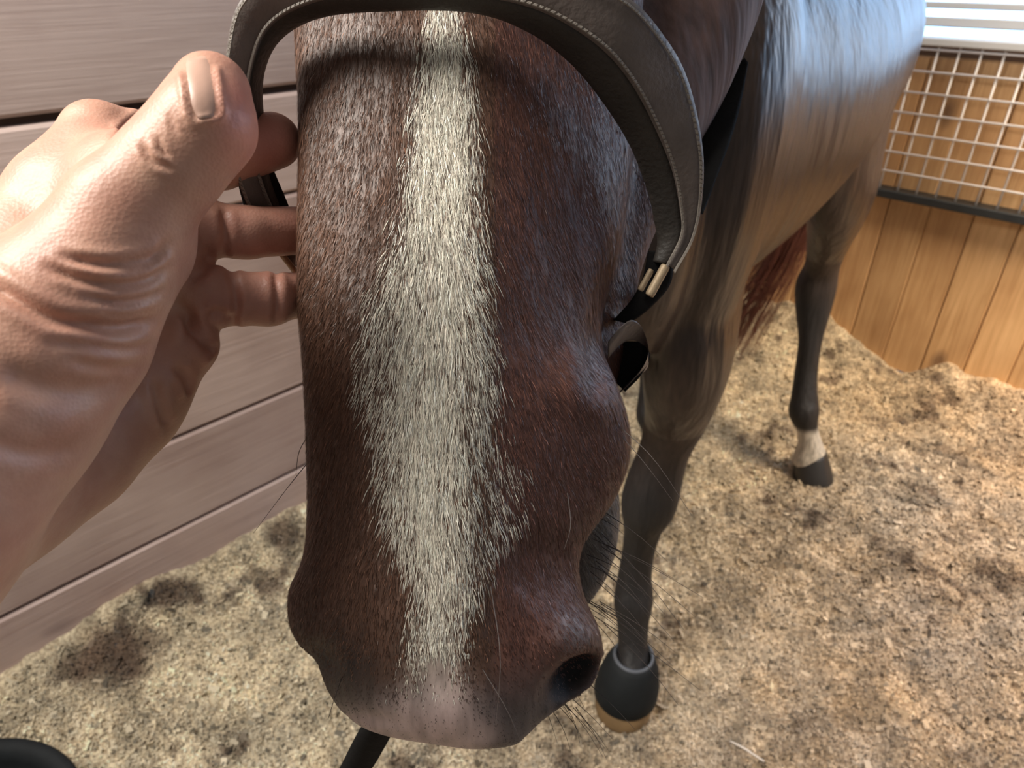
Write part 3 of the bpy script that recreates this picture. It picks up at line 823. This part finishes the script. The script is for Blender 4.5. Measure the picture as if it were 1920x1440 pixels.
R_ = strip([U_, U_*.9+L2*.1 + (offs(U_, -.0006)-U_), bulge, U_*.1+L2*.9 + (offs(L2, -.0006)-L2), L2, offs(L2, .0032), offs(m1, .0045), offs(U_, .0035)])
V_, F_ = loft(R_); adopt(mesh_obj('noseband', V_, F_, M['leather']), halter)
Lb = offs(L2, .0012); mk = Lb*.5+K_*.5
R_ = strip([Lb*.94+U_*.06, offs(Lb*.8+K_*.2, -.0005), offs(mk, -.0012), offs(Lb*.15+K_*.85, -.0008), K_, offs(K_*.9+Lb*.1, .006), offs(mk, .009), offs(Lb*.7+U_*.3, .007)])
V_, F_ = loft(R_); adopt(mesh_obj('noseband_padding', V_, F_, M['lining']), halter)
# stitching
def stitches(edge, other, t, n, half):
    a_ = cr(edge, n)*(1-t) + cr(other, n)*t
    a_ = offs(a_, -.0017)
    tg = np.gradient(a_, axis=0); tg /= np.linalg.norm(tg, axis=1)[:, None]
    out_V, out_F = [], []
    for i in range(n):
        p = a_[i]; w_ = np.cross(tg[i], F3); w_ /= np.linalg.norm(w_)
        o8 = [p+tg[i]*half*sx_+(w_*.0006*sy_+tg[i]*.0004*sy_) for sx_ in (-1, 1) for sy_ in (-1, 1)]
        up_ = -F3*.0005
        vs_ = [o8[0], o8[1], o8[3], o8[2]]
        n0 = len(out_V); out_V += vs_ + [v_*.7+p*.3+up_ for v_ in vs_]
        out_F += [(n0+4, n0+5, n0+6, n0+7)] + [(n0+j, n0+(j+1) % 4, n0+4+(j+1) % 4, n0+4+j) for j in range(4)]
    return out_V, out_F
sv, sf = stitches(U_, L2, .10, 190, .00095)
sv2, sf2 = stitches(L2, U_, .09, 175, .00095)
n0 = len(sv); sv += sv2; sf += [tuple(i+n0 for i in f_) for f_ in sf2]
st = adopt(mesh_obj('stitching', sv, sf, M['thread'], smooth=False), halter); st['kind'] = 'stuff'
def ribbon(name, e1, e2, th, m, n=40):
    a_, b_ = cr(PP(e1), n), cr(PP(e2), n)
    R_ = strip([a_, offs(a_*.9+b_*.1, -th*.3), offs((a_+b_)/2, -th*.4), offs(a_*.1+b_*.9, -th*.3), b_, offs(b_, th), offs((a_+b_)/2, th*1.1), offs(a_, th)])
    V_, F_ = loft(R_); return adopt(mesh_obj(name, V_, F_, m), halter)
ribbon('throat_strap', [(1318,402,.350), (1345,330,.362), (1374,250,.378), (1391,185,.392), (1403,118,.405)], [(1290,396,.352), (1304,310,.370), (1316,225,.386), (1342,160,.400), (1396,108,.410)], .003, M['leather_dark'])
ribbon('cheek_strap', [(1262,470,.312), (1258,530,.316), (1222,575,.318), (1180,608,.320)], [(1215,470,.312), (1205,520,.316), (1185,560,.318), (1150,600,.320)], .004, M['leather_dark'])
# chin strap loop: its broad face turns over at the bend
ribbon('chin_strap', [(1140,640,.306), (1165,612,.304), (1186,600,.306), (1206,618,.312), (1216,660,.318), (1198,700,.322), (1165,735,.324)], [(1140,672,.314), (1165,645,.314), (1190,638,.318), (1211,655,.330), (1214,690,.334), (1180,716,.330), (1148,748,.330)], .0025, M['leather'])
ribbon('chin_strap', [(1212,640,.326), (1218,672,.328), (1200,706,.330), (1172,735,.332)], [(1158,640,.334), (1162,670,.334), (1156,690,.334), (1150,712,.334)], .0025, M['leather_dark'])
ribbon('cheek_strap', [(440,320,.275), (462,400,.288), (490,440,.298), (560,505,.315)], [(505,300,.282), (535,370,.293), (560,430,.302), (590,470,.318)], .004, M['leather_dark'])
ribbon('chin_strap', [(1252,500,.308), (1215,545,.350), (1080,560,.405), (880,560,.420), (700,540,.395), (585,500,.345), (552,470,.306)], [(1225,510,.308), (1185,590,.350), (1060,610,.405), (880,612,.420), (710,590,.395), (600,545,.345), (560,510,.306)], .003, M['leather_dark'], 60)
def bar(name, a, b, r, m):
    V_, F_ = tube([(*P(*a), r*.6, r*.6), (*(P(*a)*.93+P(*b)*.07), r, r), (*((P(*a)+P(*b))/2), r, r), (*(P(*a)*.07+P(*b)*.93), r, r), (*P(*b), r*.6, r*.6)], F3, 20, 12)
    return adopt(mesh_obj(name, V_, F_, m), halter)
bar('buckle', (1249,497,.303), (1217,555,.305), .0021, M['brass'])
bar('buckle_tongue', (1222,505,.309), (1200,545,.311), .0014, M['brass'])
bar('buckle', (490,428,.283), (556,512,.296), .0013, M['brass'])

# ------------------------------------------------------------------ lead strap
ls_ = [(790,1240,.330), (745,1310,.345), (706,1370,.360), (668,1440,.385), (610,1540,.42)]
c_ = cr(np.concatenate([PP(ls_), [(-.16,.225,.55), (-.19,.25,.28), (-.20,.30,.06), (-.13,.38,.045), (-.02,.42,.045)]]), 60); wv = np.array([.017, .004, .004])
wv = np.linspace(1, 1, 60)[:, None]*(R3*.0105+U3*.002)
a_, b_ = c_-wv, c_+wv
V_, F_ = loft(strip([a_, offs(a_*.5+b_*.5, -.0008), b_, offs(b_, .003), offs(a_*.5+b_*.5, .0035), offs(a_, .003)]))
o = mesh_obj('lead_strap', V_, F_, M['leather_dark'])
tag(o, 'black leather lead strap hanging below the horse muzzle', 'strap')

# ------------------------------------------------------------------ feed tub in the near left corner
p1 = onplane(0, 1384, Z, .14); p2 = onplane(140, 1441, Z, .14)
mid_ = (p1+p2)/2; chord = p2-p1; hl2 = np.linalg.norm(chord)/2
nn = np.array([-chord[1], chord[0], 0]); nn /= np.linalg.norm(nn)
if nn[1] > 0: nn = -nn
RT = .215
tc_ = mid_ + nn*math.sqrt(RT**2-hl2**2)
a_ = np.linspace(0, 2*math.pi, 48, endpoint=False)
prof = [(.17,.0), (.175,.004), (.195,.12), (.200,.128), (.215,.130), (.218,.136), (.214,.142), (.203,.142), (.192,.136), (.186,.12), (.168,.018), (.10,.014)]
V_, F_ = loft(np.array([np.array([tc_[0], tc_[1], z_])+r_*np.stack([np.cos(a_), np.sin(a_), 0*a_], 1) for r_, z_ in prof]))
tub = mesh_obj('feed_tub', V_, F_, M['rubber'])
tag(tub, 'black rubber feed tub on the bedding by the left wall', 'tub')

# ------------------------------------------------------------------ person: left hand and forearm holding the noseband
person = empty('person', P(-100, 900, .2))
tag(person, 'bare left hand and forearm of a person gripping the halter noseband', 'person')
def cap(plist): return [(P(x, y, d), r) for x, y, d, r in plist]
chains = [  # (smoothness, points)
 (.010, cap([(-700,1500,.16,.040), (-420,1230,.165,.036), (-170,930,.178,.029), (-20,770,.190,.026), (70,650,.197,.025)])),
 (.009, cap([(-20,770,.195,.025), (110,600,.199,.0240), (190,500,.199,.0185), (240,400,.199,.0160)])),
 (.009, cap([(-60,720,.205,.022), (50,520,.218,.021), (125,375,.226,.0165)])),
 (.008, cap([(-170,1010,.188,.027), (0,900,.217,.0250), (110,835,.237,.0245), (210,738,.253,.0245), (310,645,.260,.0180)])),
 (.010, cap([(60,600,.230,.022), (200,560,.258,.020), (330,500,.267,.0140)])),
 (.008, cap([(275,345,.208,.0100), (225,320,.218,.0100), (190,300,.230,.0110)])),
 (.010, cap([(275,400,.212,.0120), (215,400,.222,.0150), (150,400,.228,.0150)])),
 (.010, cap([(270,470,.216,.0140), (210,500,.226,.0180), (120,520,.226,.0180)])),
 (.006, cap([(240,400,.199,.0160), (325,305,.199,.0135), (385,235,.199,.0132), (397,172,.203,.0112)])),
 (.006, cap([(125,375,.226,.0160), (185,258,.236,.0120)])),
 (.003, cap([(185,258,.238,.0118), (300,275,.256,.0112), (410,300,.268,.0110), (512,264,.279,.0112)])),
 (.004, cap([(330,432,.263,.0145), (372,427,.264,.0118)])),
 (.0025, cap([(372,428,.264,.0110), (460,436,.273,.0102), (580,432,.292,.0100)])),
 (.004, cap([(330,542,.261,.0160), (388,556,.262,.0122)])),
 (.0025, cap([(388,560,.262,.0108), (505,561,.270,.0104)])), 
 (.003, cap([(505,561,.271,.0099), (595,548,.296,.0092)])),
 (.003, cap([(300,640,.261,.0145), (362,645,.261,.0094)])),
 (.003, cap([(270,700,.257,.0145), (324,712,.257,.0076)])),
 (.003, cap([(230,760,.252,.0145), (287,770,.253,.0068)])),
]
allp = np.array([p for _, ch in chains for p, r in ch]); allr = np.array([r for _, ch in chains for p, r in ch])
HV = .0010
lo = (allp-allr[:, None]).min(0)-.006; hi = (allp+allr[:, None]).max(0)+.006
lo[0] = max(lo[0], -.30)
dims = np.ceil((hi-lo)/HV).astype(int)+1
gx, gy, gz = [ (lo[i]+HV*np.arange(dims[i])).astype(np.float32) for i in range(3)]
Dm = np.full(dims, .05, np.float32)
def box_slice(ps, rs, pad):
    l_ = (ps-rs[:, None]).min(0)-pad; h_ = (ps+rs[:, None]).max(0)+pad
    i0 = np.clip(np.floor((l_-lo)/HV).astype(int), 0, dims); i1 = np.clip(np.ceil((h_-lo)/HV).astype(int)+1, 0, dims)
    return tuple(slice(a, b) for a, b in zip(i0, i1))
def seg_dist(sl, p0, r0, p1, r1):
    X = gx[sl[0]][:, None, None]-p0[0]; Y = gy[sl[1]][None, :, None]-p0[1]; W = gz[sl[2]][None, None, :]-p0[2]
    d = (p1-p0); L2_ = float(d@d)+1e-12
    t = np.clip((X*d[0]+Y*d[1]+W*d[2])/L2_, 0, 1)
    return np.sqrt((X-t*d[0])**2+(Y-t*d[1])**2+(W-t*d[2])**2) - (r0+(r1-r0)*t)
def smin(a, b, k_):
    h_ = np.clip(.5+.5*(b-a)/k_, 0, 1)
    return b*(1-h_)+a*h_-k_*h_*(1-h_)
for k_, ch in chains:
    for (p0, r0), (p1, r1) in zip(ch[:-1], ch[1:]):
        sl = box_slice(np.array([p0, p1]), np.array([r0, r1]), .03)
        if min(s.stop-s.start for s in sl) <= 0: continue
        Dm[sl] = smin(Dm[sl], seg_dist(sl, p0, r0, p1, r1).astype(np.float32), k_)
def surface_nets(D, lo, h):
    s = D < 0
    nxx, nyy, nzz = D.shape
    c = np.zeros((nxx-1, nyy-1, nzz-1), np.int8)
    for i in (0, 1):
        for j in (0, 1):
            for k_ in (0, 1): c += s[i:nxx-1+i, j:nyy-1+j, k_:nzz-1+k_]
    act = (c > 0) & (c < 8)
    ids = np.argwhere(act)
    lab = np.full(act.shape, -1, np.int32); lab[act] = np.arange(len(ids))
    acc = np.zeros((len(ids), 3)); cnt = np.zeros(len(ids))
    crn = [(i, j, k_) for i in (0, 1) for j in (0, 1) for k_ in (0, 1)]
    for a_ in crn:
        for ax in range(3):
            if a_[ax] == 0:
                b_ = list(a_); b_[ax] = 1
                va = D[ids[:, 0]+a_[0], ids[:, 1]+a_[1], ids[:, 2]+a_[2]]; vb = D[ids[:, 0]+b_[0], ids[:, 1]+b_[1], ids[:, 2]+b_[2]]
                m_ = (va < 0) != (vb < 0)
                t = np.where(m_, va/(va-vb+1e-20), 0)
                pos = np.tile(np.array(a_, float), (len(ids), 1)); pos[:, ax] += t
                acc += pos*m_[:, None]; cnt += m_
    Vv = lo + (ids + acc/np.maximum(cnt, 1)[:, None])*h
    Qs = []
    for ax in range(3):
        o1, o2 = (ax+1) % 3, (ax+2) % 3
        sa = [slice(None)]*3; sb = [slice(None)]*3
        sa[ax] = slice(0, -1); sb[ax] = slice(1, None)
        e = s[tuple(sa)] != s[tuple(sb)]
        e_idx = np.argwhere(e)
        okk = (e_idx[:, o1] > 0) & (e_idx[:, o2] > 0) & (e_idx[:, o1] < D.shape[o1]-1) & (e_idx[:, o2] < D.shape[o2]-1)
        e_idx = e_idx[okk]
        def L(d1, d2):
            t = e_idx.copy(); t[:, o1] -= d1; t[:, o2] -= d2
            return lab[t[:, 0], t[:, 1], t[:, 2]]
        qd = np.stack([L(1, 1), L(0, 1), L(0, 0), L(1, 0)], 1)
        inside = s[e_idx[:, 0], e_idx[:, 1], e_idx[:, 2]]
        qd = np.where(inside[:, None], qd, qd[:, ::-1])
        Qs.append(qd)
    Qs = np.concatenate(Qs); return Vv, Qs[(Qs >= 0).all(1)]
Vh, Qh = surface_nets(Dm, lo, HV)
hand = fast_mesh('hand_and_forearm', Vh, Qh, M['skin'])
def relax(V_, Q_, it, lam=.5):
    n_ = len(V_); e_ = np.concatenate([Q_[:, [0, 1]], Q_[:, [1, 2]], Q_[:, [2, 3]], Q_[:, [3, 0]]])
    dg_ = np.bincount(e_.ravel(), minlength=n_).astype(float)[:, None]
    for _ in range(it):
        S_ = np.stack([np.bincount(e_[:, 0], weights=V_[e_[:, 1], k_], minlength=n_)+np.bincount(e_[:, 1], weights=V_[e_[:, 0], k_], minlength=n_) for k_ in range(3)], 1)
        V_ = V_+(S_/dg_-V_)*lam
    return V_
Vh = relax(Vh, Qh, 8)
fnh = np.cross(Vh[Qh[:, 2]]-Vh[Qh[:, 0]], Vh[Qh[:, 3]]-Vh[Qh[:, 1]])
nh = np.zeros_like(Vh)
for k_ in range(4): np.add.at(nh, Qh[:, k_], fnh)
nh /= np.linalg.norm(nh, axis=1)[:, None]+1e-12
hx, hy, hdp = pix(Vh)
facing = np.clip(-(nh@F3)*3+.6, 0, 1)
if (nh*(Vh-Vh.mean(0))).sum() < 0: nh = -nh; facing = np.clip(-(nh@F3)*3+.6, 0, 1)
def line_dist(pts):
    c2 = cr(np.array(pts, float), 6*len(pts)); best = np.full(len(Vh), 1e9); tb = np.zeros(len(Vh))
    for i_, (a0, a1) in enumerate(zip(c2[:-1], c2[1:])):
        d_ = a1-a0; t_ = np.clip(((hx-a0[0])*d_[0]+(hy-a0[1])*d_[1])/(d_@d_+1e-9), 0, 1)
        q_ = np.hypot(hx-a0[0]-t_*d_[0], hy-a0[1]-t_*d_[1])
        up_ = q_ < best; best = np.where(up_, q_, best); tb = np.where(up_, (i_+t_)/(len(c2)-1), tb)
    return best, tb
# skin folds: (pixels along the fold, half width in pixels, depth in metres, nearest and farthest skin depth)
folds = [([(312,458), (290,480), (240,494), (180,494), (120,482)], 9, .0015, 0, .225), ([(308,503), (272,526), (210,535), (150,524), (90,500)], 9, .0014, 0, .225),
         ([(300,478), (265,505), (225,512)], 6, .0009, 0, .225), ([(300,545), (272,560), (215,566), (160,556)], 7, .0010, 0, .225),
         ([(296,598), (235,614), (165,610), (95,596), (20,555), (-40,520)], 13, .0024, 0, .225), ([(290,640), (235,654), (170,648), (100,640)], 9, .0010, 0, .225),
         ([(280,580), (240,590), (190,588)], 5, .0006, 0, .225), ([(268,690), (200,690), (130,676)], 10, .0008, 0, .225),
         ([(266,272), (284,300), (320,317)], 6, .0010, 0, .215), ([(296,258), (304,282), (318,293)], 5, .0008, 0, .215), ([(318,215), (324,235), (330,250)], 5, .0005, 0, .215), ([(345,225), (362,232), (372,228)], 4, .0005, 0, .215),
         ([(516,505), (520,560), (516,612)], 7, .0013, .22, .3), ([(430,500), (443,560), (436,620)], 8, .0014, .22, .3), ([(418,390), (424,430), (420,490)], 8, .0012, .22, .3),
         ([(408,662), (388,648), (366,620), (350,585)], 10, .0022, .2, .3), ([(360,742), (350,712), (332,690)], 9, .0020, .2, .3), ([(312,800), (298,752), (290,715)], 9, .0018, .2, .3),
         ([(436,604), (412,586), (392,592)], 8, .0014, .2, .3), ([(400,470), (378,505), (346,525)], 12, .0014, .2, .3), ([(325,560), (352,600), (352,650)], 12, .0014, .2, .3),
         ([(225,262), (243,247), (272,226)], 10, .0024, .2, .3), ([(0,690), (90,730), (180,730), (250,705)], 26, .0018, 0, .24), ([(-40,820), (60,850), (150,840)], 18, .0010, 0, .26)]
disp = np.zeros(len(Vh))
for pts, w_, dp, d0_, d1_ in folds:
    q_, t_ = line_dist(pts)
    fade = np.clip(np.minimum(t_, 1-t_)*6+.25, 0, 1)
    g_ = np.exp(-(q_/w_)**2) - .38*np.exp(-((q_-2.1*w_)/(1.2*w_))**2)
    disp -= dp*g_*fade*((hdp > d0_) & (hdp < d1_))
# nail bed and the fold of skin around it
NB0, NB1, NW = np.array([386., 222.]), np.array([368., 108.]), 29.
nd = (NB1-NB0)/np.linalg.norm(NB1-NB0); nln = np.linalg.norm(NB1-NB0)
nv_ = (hx-NB0[0])*nd[0]+(hy-NB0[1])*nd[1]; nu_ = (hx-NB0[0])*(-nd[1])+(hy-NB0[1])*nd[0]
rim = np.hypot(np.maximum(np.abs(nu_)-NW+10, 0), np.maximum(10-nv_, 0)*(nv_ < 10)) - 10
thumbm = (hdp < .215)
disp += .0011*np.exp(-((rim-6)/6.5)**2)*thumbm*np.clip((nln*.85-nv_)/15, 0, 1)*(nv_ > -25)
Vh = Vh + nh*(disp*facing)[:, None]
hand.data.vertices.foreach_set('co', Vh.astype(np.float32).ravel()); hand.data.update()
base_s = np.array([.56, .345, .25])
sk = np.tile(base_s, (len(Vh), 1))
def smix(w_, c_):
    global sk
    w_ = np.clip(w_, 0, 1)[:, None]; sk = sk*(1-w_)+np.array(c_)*w_
hn = fbm(hx/100, hy/100, 51, [(.8, .8), (2.2, .5)])
smix(.30+.5*hn, (.60, .30, .22))
smix(np.exp(-((hx-450)/45)**2-((hy-200)/90)**2)*.55, (.62, .22, .18))          # flushed thumb pad
smix(np.exp(-((hx-510)/60)**2-((hy-262)/80)**2)*.6, (.66, .25, .20))           # finger tip
smix(np.exp(-((hx-190)/70)**2-((hy-250)/60)**2)*.45, (.66, .33, .25))           # knuckle
smix(np.clip((hx-330)/60, 0, 1)*np.clip((hy-370)/40, 0, 1)*.6, (.42, .20, .16))  # palm side of the fingers, its shade painted into the skin colour
color_attr(hand, 'skin', sk)
adopt(hand, person)
# thumb nail, laid on the skin
from mathutils.bvhtree import BVHTree
bvh = BVHTree.FromPolygons([tuple(v) for v in Vh], [tuple(int(i) for i in f_) for f_ in Qh])
nu, nvv = 13, 17
V_, F_ = [], []
ax0, ax1 = NB0, NB1
axd = (ax1-ax0)/np.linalg.norm(ax1-ax0); axn = np.array([-axd[1], axd[0]])
for j in range(nvv):
    v = j/(nvv-1); c_ = ax0*(1-v)+ax1*v
    wpx = 29*math.sqrt(max(0, 1-(max(0, .3-v)/.36)**2))*math.sqrt(max(0, 1-(max(0, v-.75)/.36)**2))
    for i in range(nu):
        u_ = -1+2*i/(nu-1)
        q_ = c_ + axn*u_*wpx
        r_ = ray(*q_); hit = bvh.ray_cast(Vector(CAM), Vector(r_).normalized())
        p_ = np.array(hit[0]) if hit[0] is not None else P(q_[0], q_[1], .193)
        lift_ = .0004*(1-abs(u_)**3) - .0006*abs(u_)**4 + .0003*max(0, v-.7)
        V_.append(p_ - F3*lift_)
for j in range(nvv-1):
    for i in range(nu-1): F_.append((j*nu+i, j*nu+i+1, (j+1)*nu+i+1, (j+1)*nu+i))
nl = mesh_obj('thumb_nail', V_, F_, M['nail'])
so = nl.modifiers.new('solid', 'SOLIDIFY'); so.thickness = .0008
adopt(nl, person)

# ------------------------------------------------------------------ one long straw on the bedding
q0, q1 = onplane(1372, 1378, Z, .02), onplane(1436, 1420, Z, .02)
for q_ in (q0, q1): q_[2] = max(bed_height(np.array([q_@A]), np.array([q_@B]))[0]+.006, .0)
V_, F_ = tube([(*q0, .0016, .0016), (*(q0*.6+q1*.4+Z*.003), .0022, .0022), (*q1, .0018, .0018)], Z+R3*.3, 10, 8)
straw = mesh_obj('straw_stalk', V_, F_, plain('pale_straw', (.78,.70,.62), .5, bump=.1, scale=300))
tag(straw, 'single long pale straw stalk lying on the bedding near the booted hoof', 'straw')
